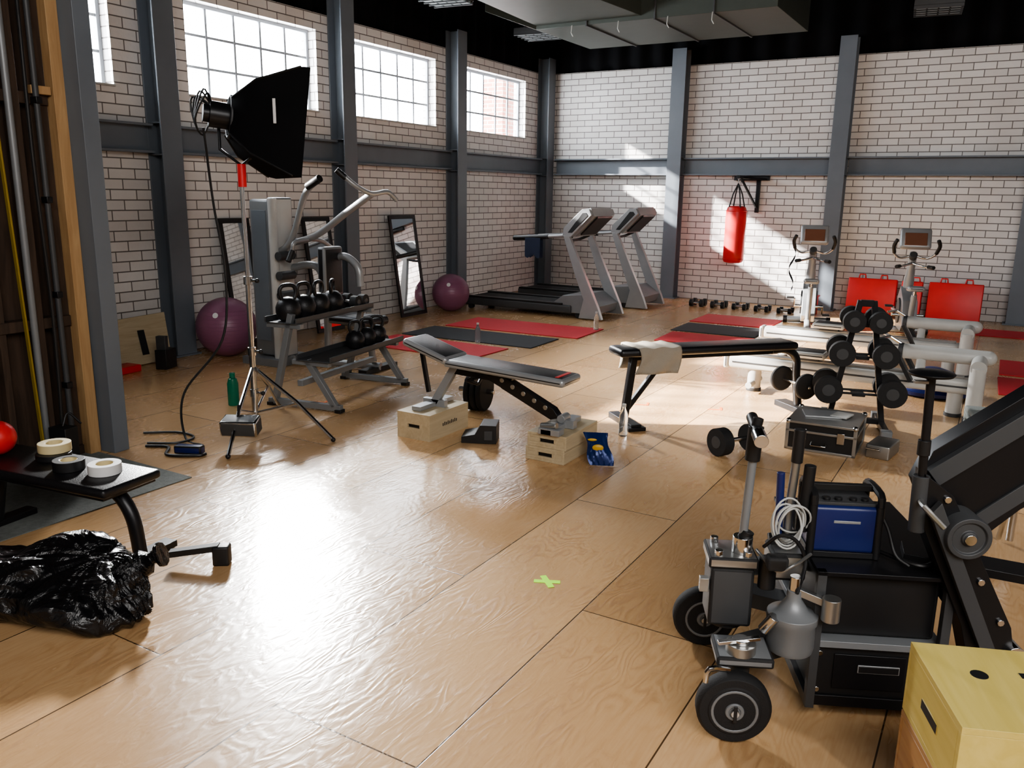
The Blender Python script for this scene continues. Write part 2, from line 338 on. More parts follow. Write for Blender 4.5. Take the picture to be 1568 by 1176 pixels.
# ------------------------------------------------------------------ bench with tapes (left foreground)
b=B('weight_bench_small',(-4.02,2.28,0),R(8))
b.pad((0,0,.40),(1.05,.36,.05),LEA,bv=.02)
b.bb((-.5,-.16,.36),(.5,.16,.374),BMET)
b.tube([(.30,0,.36),(.42,0,.33),(.50,0,.22),(.53,0,.03)],.035,BMET,12,6); b.bb((.49,-.10,.006),(.57,.20,.04),BMET)
b.tube([(-.30,0,.36),(-.42,0,.3),(-.5,0,.04)],.035,BMET,12,6); b.bb((-.55,-.22,.006),(-.47,.22,.04),BMET)
b.done()
def tape(n,x,y,z,m,r=.07,h=.045):
    B(n,(x,y,z),0,.002).lathe((0,0,0),[(r*.55,0),(r,0),(r,h),(r*.55,h),(r*.55,0)],m).lathe((0,0,.001),[(r*.5,0),(r*.55,0),(r*.55,h-.002),(r*.5,h-.002),(r*.5,0)],CREAM).done()
tape('tape_roll',-4.13,2.34,.426,BLK,.085,.03); tape('tape_roll',-4.15,2.36,.457,CREAM,.08,.045); tape('tape_roll',-3.90,2.28,.426,BLK,.075,.05); tape('tape_roll',-3.70,2.34,.426,WTAPE,.078,.05)
B('medicine_ball',(-4.42,2.22,.426+.09),0,0).sph((0,0,0),.09,RED).done()
b=B('tool_crate',(-4.25,1.70,.0),.15); b.bb((-.22,-.15,.0),(.22,.15,.02),BLK)
for a in ((-.22,-.15,.0,.22,-.13,.26),(-.22,.13,0,.22,.15,.26),(-.22,-.13,0,-.2,.13,.26),(.2,-.13,0,.22,.13,.26)): b.bb(a[:3],a[3:],BLK)
b.bb((-.16,-.1,.05),(0,.05,.32),RED); b.tube([(.05,.0,.1),(.12,.04,.4)],.015,DGREY); b.cyl((.12,-.05,.05),(.1,-.05,.36),.03,BLK); b.done()
# bin bag: one slumped, creased bag
b=B('bin_bag',(-3.36,1.86,.005),R(24),0); bmesh.ops.create_icosphere(b.bm,subdivisions=7,radius=1); b.mi(BAG)
for v in b.bm.verts:
    p=v.co.copy()
    d=noise.noise(p*1.2+Vector((3.3,0,0)))*.40
    a=math.atan2(p.y-.1,p.x-.5)
    d+=-.10*abs(noise.noise(Vector((a*3.2,p.z*1.1,1))))-.05*abs(noise.noise(Vector((a*8,p.z*2,5))))-.10*abs(noise.noise(p*2.4+Vector((0,7,0))))
    p*=(1+d)
    p=Vector((p.x*.46,p.y*.28,p.z*(.17+.05*noise.noise(Vector((p.x*1.5,p.y*1.5,4))))+.125)); p.z=max(p.z,.004+.006*noise.noise(p*9)); v.co=p
b.tube([(.30,.10,.16),(.36,.13,.20),(.41,.14,.22)],[.06,.03,.055],BAG,10,3)
b.done()
B('sandbag_strap',(-3.24,2.47,0),R(35)).bar((-.12,0,.06),(.12,0,.09),.05,.03,BLK).pad((.13,0,.05),(.08,.07,.1),BLK,bv=.01).done()
# ------------------------------------------------------------------ softbox on stand
b=B('softbox_light',(-4.78,4.28,0),0,.002)
b.cyl((0,0,.10),(0,0,.62),.024,CHR).cyl((0,0,.6),(0,0,1.15),.02,CHR).cyl((0,0,1.1),(-.01,0,1.95),.016,CHR)
for z in (.3,.62,1.15): b.cyl((0,0,z-.03),(0,0,z+.03),.032,CHR); b.cyl((0,0,z),(.06,.02,z),.01,CHR); b.sph((.07,.022,z),.018,BLK,seg=10)
for a in (-58,8,122):
    c,s_=math.cos(R(a)),math.sin(R(a)); rr=.70
    b.tube([(0,0,.50),(c*rr*.55,s_*rr*.55,.27),(c*rr,s_*rr,.02)],.015,CHR,8)
    b.tube([(0,0,.14),(c*rr*.55,s_*rr*.55,.26)],.011,CHR,8); b.sph((c*rr,s_*rr,.018),.018,BLK,seg=10)
b.pad((.27,-.38,.17),(.26,.14,.12),DGREY,(.2,0,.5),.015); b.tube([(.25,-.38,.22),(.2,-.33,.3)],.01,BLK,6)
b.cyl((0,0,1.82),(0,0,1.98),.03,RED)
b.tube([(-.12,-.08,2.28),(-.12,-.08,2.08),(0,0,1.97),(.12,.08,2.08),(.12,.08,2.28)],.012,BMET,8)
q=Matrix.Translation((0,0,2.29))@Matrix.Rotation(R(56),4,'Z')@Matrix.Rotation(R(7),4,'Y')@Matrix.Translation((-.03,0,0))
def T(x,y,z): return q@Vector((x,y,z))
bk=[(-.04,-.13,-.12),(-.04,.13,-.12),(-.04,.13,.12),(-.04,-.13,.12)]; md=[(.08,-.31,-.24),(.08,.31,-.24),(.08,.31,.24),(.08,-.31,.24)]; fr=[(.34,-.48,-.355),(.34,.48,-.355),(.34,.48,.355),(.34,-.48,.355)]; rm=[(.40,-.49,-.36),(.40,.49,-.36),(.40,.49,.36),(.40,-.49,.36)]
i0=b.mi(BLKCLOTH); rr=[[b.bm.verts.new(T(*p)) for p in L_] for L_ in (bk,md,fr,rm)]
for a,c in zip(rr,rr[1:]):
    for k in range(4): b.bm.faces.new((a[k],a[(k+1)%4],c[(k+1)%4],c[k])).material_index=i0
b.bm.faces.new(rr[0][::-1]).material_index=i0
i1=b.mi(DIFF); b.bm.faces.new([b.bm.verts.new(T(.37,p[1]*.99,p[2]*.99)) for p in fr]).material_index=i1
for p0,p1,p2 in zip(bk,md,fr): b.tube([T(*p0),T(*p1),T(*p2)],.008,BLK,6)
b.cyl(T(-.17,0,0),T(-.02,0,0),.09,BMET).cyl(T(-.21,0,0),T(-.17,0,0),.06,BMET); b.ring(T(-.03,0,0),.14,.012,DGREY,(q.to_3x3()@Vector((1,0,0))))
b.box(T(.20,-.415,.05),(.02,.005,.16),WTAPE,(0,0,R(30)))
for k in range(5):
    a=k*1.3; b.tube([T(-.15,0,.05),T(-.20-.02*k,-.1+.04*k,.12+.03*math.sin(a)),T(-.26,-.05+.03*k,-.05),T(-.2,.02,-.15),T(-.15,0,-.03)],.007,BLK,6,5)
b.tube([T(-.2,0,-.1),(-.2,-.1,1.7),(-.18,-.05,1.2),(-.2,-.1,.7),(-.42,-.3,.3),(-.25,-.45,.02),(0,-.5,.01)],.009,BLK,8,8)
b.done()
b=B('power_cable',(0,0,0),0,0)
b.tube([(-5.1,3.55,.012),(-4.95,3.62,.012),(-4.8,3.5,.012),(-4.62,3.60,.012),(-4.6,3.66,.012)],.011,BLK,8,8)
b.tube([(-5.4,3.75,.012),(-5.2,3.9,.012),(-5.0,3.88,.012),(-4.98,3.72,.012),(-5.15,3.6,.012)],.009,BLK,8,8)
b.pad((-4.72,3.62,.035),(.2,.07,.06),BLUE,(0,0,.4),.012); b.done()
B('water_bottle',(-5.54,4.73,0),0,.001).lathe((0,0,0),[(.045,0),(.047,.01),(.047,.19),(.035,.23),(.02,.24)],GRN).cyl((0,0,.24),(0,0,.28),.024,GRN).done()
def bottle(x,y,s=1):
    B('water_bottle',(x,y,.0125 if s<1.01 and y>8 else 0),0,.0).lathe((0,0,0),[(.03*s,0),(.034*s,.01*s),(.032*s,.06*s),(.034*s,.11*s),(.034*s,.16*s),(.014*s,.21*s),(.013*s,.225*s)],GLS).cyl((0,0,.225*s),(0,0,.245*s),.016*s,WHT).done()
bottle(-2.36,5.72,1.02); bottle(-5.45,8.44); bottle(-4.68,10.22)
# ------------------------------------------------------------------ multi gym
b=B('multi_gym_machine',(-6.62,6.27,0),R(4))
b.pad((0,0,.9),(.32,.28,1.62),GREY,bv=.03); b.bb((-.12,-.146,.25),(.07,-.140,1.6),STEEL); b.cyl((.17,-.15,.02),(.17,-.15,1.72),.045,WHT); b.pad((.15,-.02,.9),(.08,.3,1.66),WHT,bv=.02); b.cyl((-.18,.16,.02),(-.18,.16,1.66),.03,SIL)
b.box((0,0,.04),(.5,.5,.08),GREY)
b.tube([(.2,0,.05),(.9,.1,.05),(1.25,.15,.05)],.04,SIL,12); b.bb((1.15,-.1,0),(1.25,.45,.05),BLK)
b.tube([(.15,.1,1.0),(.4,.1,1.05),(.55,.1,1.0),(.62,.1,.75),(.62,.1,.08)],.04,SIL,12,6)
b.tube([(.1,-.1,1.15),(.35,-.1,1.3),(.55,-.1,1.75),(.75,-.15,1.9)],.032,SIL,12,6); b.cyl((.62,-.13,1.84),(.80,-.16,1.92),.038,BLK)
b.tube([(.1,.1,1.25),(.5,.1,1.35),(.95,.1,1.62),(1.22,.1,1.78)],.035,SIL,12,6)
b.tube([(1.05,-.12,1.95),(1.15,-.05,1.85),(1.22,.1,1.78),(1.30,.25,1.80),(1.34,.35,1.72)],.024,SIL,10,5); b.cyl((1.0,-.16,2.0),(1.07,-.10,1.92),.03,BLK)
b.tube([(.4,-.15,1.2),(.42,-.1,1.3),(.42,.25,1.3),(.4,.5,1.2)],.022,SIL,10,5); b.cyl((.39,-.2,1.1),(.4,-.14,1.21),.03,BLK); b.cyl((.39,.57,1.1),(.4,.48,1.21),.03,BLK)
b.pad((.68,.1,1.0),(.10,.3,.5),LEA,bv=.025); b.pad((.90,.14,.52),(.38,.32,.09),LEA,bv=.03)
b.tube([(.9,.12,.48),(1.1,.12,.45),(1.18,.12,.1)],.035,SIL,12,5)
b.tube([(.5,.2,1.0),(.75,.2,1.15),(.95,.2,1.05),(.98,.2,.85)],.04,SIL,12,6)
for z in (.3,.5): b.cyl((1.16,-.05,z),(1.16,.36,z),.05,LEA)
for z in (.75,.95,1.15): b.cyl((.28,-.22,z),(.28,.0,z),.045,DGREY)
b.done()
# ------------------------------------------------------------------ kettlebell rack
RK=(-5.30,4.90,0); RA=R(9)
b=B('kettlebell_rack',RK,RA)
for y in (.02,1.15):
    b.bar((.0,y,.04),(.72,y,.04),.05,.05,GREY); b.bar((.66,y,.05),(.40,y,.42),.05,.05,GREY); b.bar((.06,y,.05),(.26,y,.80),.05,.05,GREY); b.bar((.26,y,.40),(.62,y,.40),.05,.04,GREY); b.bar((.02,y,.70),(.36,y,.70),.05,.04,GREY)
    for x in (.02,.70): b.bb((x-.03,y-.035,0),(x+.03,y+.035,.03),BLK)
b.bar((.33,0,.22),(.33,1.17,.22),.05,.05,GREY,(0,0,1))
for z,x0,x1 in ((.42,.32,.66),(.72,.02,.34)):
    b.bb((x0,-.03,z),(x1,1.2,z+.008),DGREY); b.bb((x1-.012,-.03,z+.008),(x1,1.2,z+.05),DGREY); b.bb((x0,-.03,z+.008),(x0+.012,1.2,z+.05),DGREY)
b.done()
def loc(base,a,x,y,z):
    c,s_=math.cos(a),math.sin(a); return (base[0]+x*c-y*s_,base[1]+x*s_+y*c,z)
def kb(p,s,rz):
    b=B('kettlebell',p,rz,0); b.lathe((0,0,0),[(.055*s,.0),(.085*s,.02*s),(.1*s,.07*s),(.1*s,.11*s),(.085*s,.15*s),(.05*s,.185*s),(.0,.195*s)],IRON)
    b.tube([(-.045*s,0,.16*s),(-.068*s,0,.22*s),(-.06*s,0,.265*s),(-.03*s,0,.285*s),(.03*s,0,.285*s),(.06*s,0,.265*s),(.068*s,0,.22*s),(.045*s,0,.16*s)],.017*s,IRON,10,3); b.done()
for i,y in enumerate((.09,.31,.53,.75)): kb(loc(RK,RA,.18,y,.729),1.05-.02*i,1.2+.3*i)
for i,y in enumerate((.62,.82,1.0)): kb(loc(RK,RA,.49,y,.429),.85,1.3-.3*i)
def dumb(n,p,q,r,hl=.07,m=RUB,hm=CHR,hex_=False):
    p=Vector(p);q=Vector(q);c=(p+q)/2;d=(q-p);d.normalize();b=B(n,c,0,.006); h=(q-p).length/2
    b.cyl(-d*(h-hl),d*(h-hl),.016,hm,seg=12)
    for s_ in (-1,1): b.cyl(d*s_*(h-hl),d*s_*h,r,m,seg=8 if hex_ else 26); b.cyl(d*s_*(h-.002),d*s_*(h+.004),r*.45,DGREY,seg=20)
    b.done()
dumb('dumbbell',loc(RK,RA,.06,1.0,.79),loc(RK,RA,.30,1.0,.79),.06)
dumb('dumbbell',loc(RK,RA,.06,1.13,.79),loc(RK,RA,.30,1.13,.79),.06)
# ------------------------------------------------------------------ mirrors, balls, panels
def mirror(y,wd=.62,xb=-7.48,xt=-7.70,h=1.46):
    b=B('leaning_mirror',(xb,y,0),0,.003); lean=xt-xb; L_=math.hypot(lean,h); ang=math.atan2(lean,h)
    def bx(y0,z0,y1,z1,t0,t1,m):
        Mx=Matrix.Rotation(ang,4,'Y'); 
        pts=[Mx@Vector((t0,y0,z0)),Mx@Vector((t0,y1,z0)),Mx@Vector((t0,y1,z1)),Mx@Vector((t0,y0,z1))]; off=Mx@Vector((t1-t0,0,0)); b.prism([p+Vector((0,0,.012)) for p in pts],off,m)
    e=.05
    bx(0,0,wd,e,-.03,.0,BLK); bx(0,L_-e,wd,L_,-.03,0,BLK); bx(0,e,e,L_-e,-.03,0,BLK); bx(wd-e,e,wd,L_-e,-.03,0,BLK); bx(e,e,wd-e,L_-e,-.028,-.012,MIR)
    b.done()
mirror(9.55); mirror(6.62,.45,-7.62,-7.82); mirror(7.82,.5)
def ball(x,y,r):
    b=B('exercise_ball',(x,y,r),0,0); b.sph((0,0,0),r,PUR,seg=40)
    for k in range(-5,6):
        z=k*r*.12; b.ring((0,0,z),math.sqrt(r*r-z*z)-.0015,.003,PUR,n=48,seg=6)
    b.cyl((r*.86*math.cos(-1.1),r*.86*math.sin(-1.1),.5*r),(r*.872*math.cos(-1.1),r*.872*math.sin(-1.1),.505*r),.03,WTAPE); b.done()
ball(-7.30,6.20,.325); ball(-7.36,10.62,.29)
b=B('plywood_offcut',(-7.62,5.08,0),0); ang=-.25
Mx=Matrix.Rotation(ang,4,'Y')
b.prism([Mx@Vector((0,y,z)) for y,z in ((0,0.01),(.62,.01),(.66,.52),(.05,.5))],(.02,0,0),BIRCH); b.prism([Mx@Vector((.03,y,z)) for y,z in ((.28,.1),(.36,.1),(.36,.36),(.28,.36))],(.004,0,0),BLK); b.done()
B('camera_battery_box',(-7.3,5.4,0),.4).bb((-.06,-.1,0),(.06,.1,.2),BLK).bb((-.05,-.08,.2),(.05,-.02,.34),DGREY).done()
B('red_floor_box',(-7.45,5.0,0),.1).pad((0,0,.035),(.2,.3,.07),RED,bv=.01).done()
# ------------------------------------------------------------------ mats
def gmat(n,x0,y0,x1,y1,m,rz=0,z=.0):
    cx,cy=(x0+x1)/2,(y0+y1)/2
    B(n,(cx,cy,z),rz,.004).bb((x0-cx,y0-cy,.0005),(x1-cx,y1-cy,.012),m).done()
gmat('exercise_mat',-6.65,7.55,-4.95,8.35,REDM,-.03); gmat('exercise_mat',-6.65,8.48,-4.75,9.25,BLKM,.03); gmat('exercise_mat',-6.6,9.4,-4.6,10.3,REDM,.04)
gmat('exercise_mat',-3.75,9.95,-2.65,10.75,REDM,.05); gmat('exercise_mat',-3.85,10.85,-2.7,11.65,BLKM,.02); gmat('exercise_mat',-3.9,11.8,-2.75,12.7,REDM,0)
gmat('exercise_mat',.1,9.0,1.9,9.9,REDM,.02); gmat('exercise_mat',.1,10.05,1.9,11.0,REDM,0); gmat('exercise_mat',-.25,12.9,.9,13.6,REDM,0)
# ------------------------------------------------------------------ treadmills
def treadmill(x,y,towel):
    b=B('treadmill',(x,y,0),0,.006)
    b.pad((.95,0,.13),(1.9,.78,.12),DGREY,bv=.02); b.bb((.03,-.26,.19),(1.72,.26,.197),RUB); b.bb((.02,-.39,.19),(1.75,-.28,.215),BLK); b.bb((.02,.28,.19),(1.75,.39,.215),BLK)
    for yy in (-.3,.3): b.cyl((.08,yy-.04,.04),(.08,yy+.04,.04),.04,RUB); b.cyl((2.0,yy-.04,.05),(2.0,yy+.04,.05),.05,RUB)
    b.prism([(1.62,-.36,.08),(2.3,-.36,.08),(2.34,-.36,.2),(2.1,-.36,.36),(1.75,-.36,.33),(1.6,-.36,.22)],(0,.72,0),GREY)
    for yy in (-.42,.36):
        b.prism([(2.05,yy,.02),(2.42,yy,.02),(2.36,yy,.18),(2.08,yy,.75),(1.86,yy,1.2),(1.76,yy,1.22),(1.80,yy,1.1),(1.98,yy,.62),(2.12,yy,.3)],(0,.07,0),SIL)
        b.prism([(1.74,yy+.005,1.2),(1.88,yy+.005,1.2),(2.2,yy+.005,1.52),(2.16,yy+.005,1.60),(2.05,yy+.005,1.60),(1.76,yy+.005,1.33)],(0,.06,0),SIL)
        b.prism([(1.83,yy-.002,1.26),(1.90,yy-.002,1.26),(2.15,yy-.002,1.51),(2.12,yy-.002,1.55),(2.06,yy-.002,1.55)],(0,.074,0),BLK)
        yb=yy+.035
        b.tube([(1.82,yb,1.22),(1.6,yb,1.2),(1.2,yb,1.17),(.95,yb,1.15)],.028,SIL,10,4); b.cyl((.9,yb,1.147),(1.5,yb,1.19),.036,BLK)
    b.prism([(1.82,-.35,1.22),(1.92,-.35,1.2),(2.22,-.35,1.5),(2.16,-.35,1.62),(2.08,-.35,1.6)],(0,.7,0),SIL)
    b.prism([(1.80,-.28,1.27),(1.83,-.28,1.25),(2.07,-.28,1.55),(2.05,-.28,1.575)],(0,.56,0),BLK)
    b.prism([(1.97,-.26,1.22),(2.23,-.26,1.47),(2.23,-.26,1.5),(1.96,-.26,1.24)],(0,.52,0),BLK)
    b.tube([(1.84,-.3,1.2),(1.74,-.15,1.14),(1.74,.15,1.14),(1.84,.3,1.2)],.022,BLK,10,4)
    if towel:
        b.grid(lambda u,v:Vector((1.12+.26*u,-.385+(-.045 if v<.5 else .045),1.21-abs(v-.5)*(.64+.06*math.sin(u*9)))),10,12,NAVY)
    b.done()
treadmill(-7.38,11.42,True); treadmill(-7.3,12.98,False)
# ------------------------------------------------------------------ punch bag
b=B('punch_bag',(-3.91,13.9,0),0)
b.lathe((0,0,.73),[(.10,0),(.15,.015),(.168,.05),(.17,.2),(.166,.5),(.17,.7),(.165,.85),(.145,.91),(.1,.93)],RED,seg=36)
for z in (.80,1.58): b.ring((0,0,z),.168,.006,RED)
for a in range(4):
    c,s_=math.cos(a*1.57+.7),math.sin(a*1.57+.7); b.tube([(c*.14,s_*.14,1.62),(c*.08,s_*.08,1.85),(0,0,2.02)],.012,BLK,6)
b.cyl((0,0,2.0),(0,0,2.11),.01,CHR)
b.bb((-.03,-.05,2.10),(.03,.60,2.15),BMET); b.bb((-.25,.59,2.08),(.35,.645,2.15),BMET); b.bb((.14,.58,1.55),(.20,.645,2.1),BMET); b.bar((.17,.6,1.62),(.0,.15,2.1),.03,.03,BMET); b.bar((-.2,.6,2.1),(0,.2,2.12),.03,.03,BMET); b.bar((.3,.6,2.1),(0,.2,2.12),.03,.03,BMET)
b.done()
# small dumbbells by the back wall, set out in pairs side-on
for i in range(5):
    x=-4.36+i*.36; r=.062-.004*i
    for dy in (0,.19): dumb('dumbbell',(x-.11,13.5+dy,r+.002),(x+.11,13.5+dy,r+.002),r,.05,BLK)
B('kettlebell_stand',(-2.58,13.75,0)).bb((-.1,-.1,0),(.1,.1,.28),RED).bb((-.12,-.12,.28),(.12,.12,.3),RED).tube([(-.05,0,.3),(-.05,0,.36),(.05,0,.36),(.05,0,.3)],.012,BLK,8).done()
# ------------------------------------------------------------------ exercise bikes
def bike(x,y,jacket):
    b=B('exercise_bike',(x,y,0),R(12),.006)
    b.tube([(-.3,.35,.05),(.3,.35,.05)],.045,SIL,14); b.tube([(-.3,-.75,.05),(.3,-.75,.05)],.045,SIL,14)
    for px in (-.3,.3):
        for py in (.35,-.75): b.cyl((px-.03,py,.05),(px+.03,py,.05),.052,BLK)
    b.tube([(0,.35,.07),(0,-.2,.12),(0,-.75,.07)],.045,SIL,12,4)
    b.prism([(-.09,.38,.1),(-.09,.42,.5),(-.09,.2,.66),(-.09,-.2,.5),(-.09,-.35,.2),(-.09,-.2,.1)],(.18,0,0),SIL)
    b.cyl((-.11,.1,.34),(.11,.1,.34),.17,DGREY,seg=28); b.cyl((-.2,-.05,.3),(.2,-.05,.3),.02,CHR)
    for s_ in (-1,1): b.bar((s_*.19,-.05,.3),(s_*.19,-.05+s_*.12,.3-s_*.12),.025,.02,CHR); b.box((s_*.25,-.05+s_*.13,.3-s_*.13),(.1,.09,.025),BLK)
    b.tube([(0,.2,.6),(0,.14,.9),(0,.05,1.12)],[.065,.05,.045],SIL,14,4)
    b.pad((0,.0,1.30),(.38,.09,.28),SIL,(R(-22),0,0),.035); b.box((0,-.052,1.30),(.27,.02,.17),SCR,(R(-22),0,0))
    b.tube([(0,.06,1.05),(0,.0,1.1)],.05,DGREY,12)
    for s_ in (-1,1):
        b.tube([(0,.05,1.08),(s_*.16,.02,1.05),(s_*.25,-.1,1.12),(s_*.27,-.2,1.22)],.016,CHR,10,5); b.tube([(s_*.25,-.1,1.12),(s_*.27,-.2,1.22),(s_*.24,-.24,1.30)],.024,BLK,10,4)
        b.tube([(0,.05,.98),(s_*.12,-.05,.95),(s_*.2,-.2,.95)],.016,CHR,10,5); b.cyl((s_*.17,-.14,.95),(s_*.22,-.26,.95),.025,BLK)
    b.tube([(0,-.35,.15),(0,-.45,.5),(0,-.5,.62)],.035,SIL,12); b.cyl((0,-.5,.6),(0,-.53,.72),.022,CHR)
    b.pad((0,-.55,.70),(.2,.24,.07),LEA,(R(-4),0,0),.03)
    b.cyl((0,-.42,.55),(.0,-.36,.57),.03,BLK)
    if jacket: b.grid(lambda u,v:Vector((-.27+.04*math.sin(v*9),-.12+.16*u,1.14-.62*v+.03*math.sin(u*12))),10,12,BLKCLOTH)
    b.done(0)
bike(-2.34,12.34,True); bike(-1.04,12.2,False)
# red folded mats against wall
def rmat(x,wd,y=14.2):
    b=B('folded_gym_mat',(x,y,0),0,.008); lean=R(-10); Mx=Matrix.Rotation(lean,4,'X')
    for k in range(2):
        y0=k*.075; c=Mx@Vector((wd/2,y0,.30)); b.pad(c+Vector((0,0,0)),(wd,.07,.56),RED,(lean,0,0),.015)
    for xx in (.2,wd-.2): b.tube([Mx@Vector((xx-.05,-.0,.58)),Mx@Vector((xx-.04,-.0,.64)),Mx@Vector((xx+.04,-.0,.64)),Mx@Vector((xx+.05,-.0,.58))],.012,RED,8)
    b.done()
rmat(-2.12,.72); rmat(-.95,.74); rmat(-1.33,.3,14.12)
# ------------------------------------------------------------------ apple boxes + adjustable bench
def abox(n,x0,y0,x1,y1,z0,h,m,rz=0,c=None):
    cx,cy=(x0+x1)/2,(y0+y1)/2; b=B(n,(cx,cy,z0),rz,.003); w2,d2=(x1-x0)/2,(y1-y0)/2; t=.018
    b.bb((-w2,-d2,0),(w2,d2,t),m).bb((-w2,-d2,h-t),(w2,d2,h),m).bb((-w2,-d2,t),(-w2+t,d2,h-t),m).bb((w2-t,-d2,t),(w2,d2,h-t),m)
    for yy in (-d2,d2-t):
        sw,sh=.055,.014; zc=h*.5
        b.bb((-w2+t,yy,t),(w2-t,yy+t,zc-sh),m).bb((-w2+t,yy,zc+sh),(w2-t,yy+t,h-t),m).bb((-w2+t,yy,zc-sh),(-sw,yy+t,zc+sh),m).bb((sw,yy,zc-sh),(w2-t,yy+t,zc+sh),m)
    b.bb((-w2+t+.01,-d2+t+.004,t),(w2-t-.01,-d2+t+.008,h-t),BLK)
    return b
b=abox('apple_box',-3.79,4.76,-3.49,5.27,0,.2,BIRCH)
for k in range(9): b.bb((.1502,-.09+k*.022,.085),(.1508,-.078+k*.022,.108+.006*(k%2)),BLK)
b.done()
abox('apple_box',-2.71,4.82,-2.41,5.33,0,.1,BIRCH).done(); abox('apple_box',-2.70,4.82,-2.40,5.33,.101,.1,BIRCH,.01).done()
b=B('adjustable_weight_bench',(0,5.04,0),0,.003)
b.bar((-3.64,-.0,.23),(-3.42,0,.58),.06,.045,SIL,(0,1,0)); b.bar((-3.74,0,.225),(-3.54,0,.225),.06,.045,SIL,(0,1,0)); b.bb((-3.70,-.22,.203),(-3.62,.22,.235),SIL)
b.bar((-2.52,0,.25),(-3.24,0,.53),.05,.045,BMET,(0,1,0))
b.prism([(-3.15,-.035,.50),(-3.05,-.035,.53),(-2.60,-.035,.33),(-2.55,-.035,.27),(-2.62,-.035,.25),(-3.02,-.035,.42)],(0,.07,0),BMET)
for k in range(5): b.cyl((-3.02+k*.09,-.037,.485-k*.038),(-3.02+k*.09,-.042,.485-k*.038),.018,ALU,seg=14)
b.bar((-3.45,0,.5),(-2.95,0,.48),.05,.04,BMET,(0,1,0)); b.cyl((-2.53,-.05,.27),(-2.53,.05,.27),.03,SIL)
b.bar((-2.62,0,.234),(-2.44,0,.234),.06,.06,SIL,(0,1,0)); b.bb((-2.58,-.25,.203),(-2.50,.22,.24),SIL); b.bb((-2.60,-.25,.203),(-2.44,-.17,.245),SIL)
b.cyl((-2.60,-.20,.245),(-2.48,-.20,.262),.025,ALU)
b.pad((-2.97,0,.56),(1.0,.29,.06),LEA,(0,R(2),0),.026); b.pad((-3.64,0,.645),(.42,.30,.06),LEA,(0,R(16),0),.026)
b.bb((-2.56,-.10,.572),(-2.53,.10,.578),RED)
b.bar((-3.45,0,.57),(-3.78,0,.64),.05,.03,BMET,(0,1,0)); b.bar((-3.7,0,.3),(-3.76,0,.6),.03,.03,BMET,(0,1,0))
b.tube([(-3.28,-.12,.47),(-3.25,0,.42),(-3.28,.12,.47)],.014,BMET,8); b.cyl((-3.4,.13,.4),(-3.4,.2,.4),.03,BLK)
b.done()
b=B('weight_plate_stack',(-3.72,5.75,0),R(10)); 
for k in range(3): b.lathe((k*.055-.06,0,.17),[(.03,0),(.16,0),(.17,.01),(.17,.035),(.16,.045),(.03,.045)],RUB,(1,0,0),32)
b.cyl((-.16,0,.17),(.16,0,.17),.022,CHR); b.done()
b=B('camera_accessory_case',(-3.2,5.02,0),R(25)); b.prism([(-.14,-.1,.002),(.12,-.1,.002),(.12,-.1,.14),(.0,-.1,.14),(-.04,-.1,.07),(-.14,-.1,.05)],(0,.2,0),BLK); b.bb((.03,-.105,.03),(.09,-.1,.1),DGREY); b.done()
b=B('crisp_packet',(-2.255,4.98,.0),R(25),0)
def cf(s_):
    def f(u,v):
        z=.20*v; t=.035*math.sin(math.pi*v)*math.sin(math.pi*u)+.004*math.sin(u*30+v*9); return Vector(((u-.5)*(.16+.02*math.sin(v*7))+.05*(1-v),s_*t+.06-.11*(1-v),z+.004))
    return f
b.grid(cf(-1),14,14,FOIL).grid(cf(1),14,14,FOIL); b.sph((.02,-.022,.12),.03,FOILY,(1.3,.35,.8),14); b.sph((-.02,.012,.165),.02,FOILY,(1.6,.3,.5),12); b.done()
# ------------------------------------------------------------------ flat bench with towel
BL=(-2.50,6.02,0); A2=math.atan2(1.17,1.06)
b=B('flat_weight_bench',BL,A2,.004)
b.pad((.72,0,.60),(1.62,.26,.065),LEA,bv=.028); b.bar((.05,0,.55),(1.4,0,.55),.06,.04,BMET,(0,1,0))
b.bar((.08,0,.56),(.02,0,.06),.055,.055,BMET,(0,1,0)); b.bb((-.02,-.22,0),(.07,.22,.05),BMET); b.bb((-.05,-.24,0),(.10,-.14,.03),BMET); b.bar((.02,0,.1),(.35,0,.52),.04,.04,BMET,(0,1,0))
b.tube([(1.35,0,.55),(1.5,0,.55),(1.60,0,.47),(1.62,0,.3),(1.66,0,.06)],.035,BMET,12,6); b.bb((1.60,-.25,0),(1.72,.25,.05),BMET)
b.cyl((1.60,-.22,.26),(1.60,.22,.26),.012,CHR)
for s_ in (-1,1): b.lathe((1.60,s_*.17-.02,.26),[(.02,0),(.10,0),(.11,.01),(.11,.03),(.10,.04),(.02,.04)],RUB,(0,1,0),28)
b.done()
def tw(u,v):
    s_=(v-.5)*.62; x=.04+.36*u+.02*math.sin(v*5)
    if abs(s_)<.145: return Vector((x,s_,.642+.006*math.sin(u*14)))
    k=math.copysign(1,s_); e=abs(s_)-.145; return Vector((x+.02*math.sin(e*20),k*(.150+.02*math.sin(e*25+u*9)*.6),.64-e*1.25))
B('draped_towel',BL,A2,0).grid(tw,18,26,TOWEL).done(.012)
dumb('dumbbell',(-1.60,5.60,.102),(-1.40,5.92,.102),.1,.085)
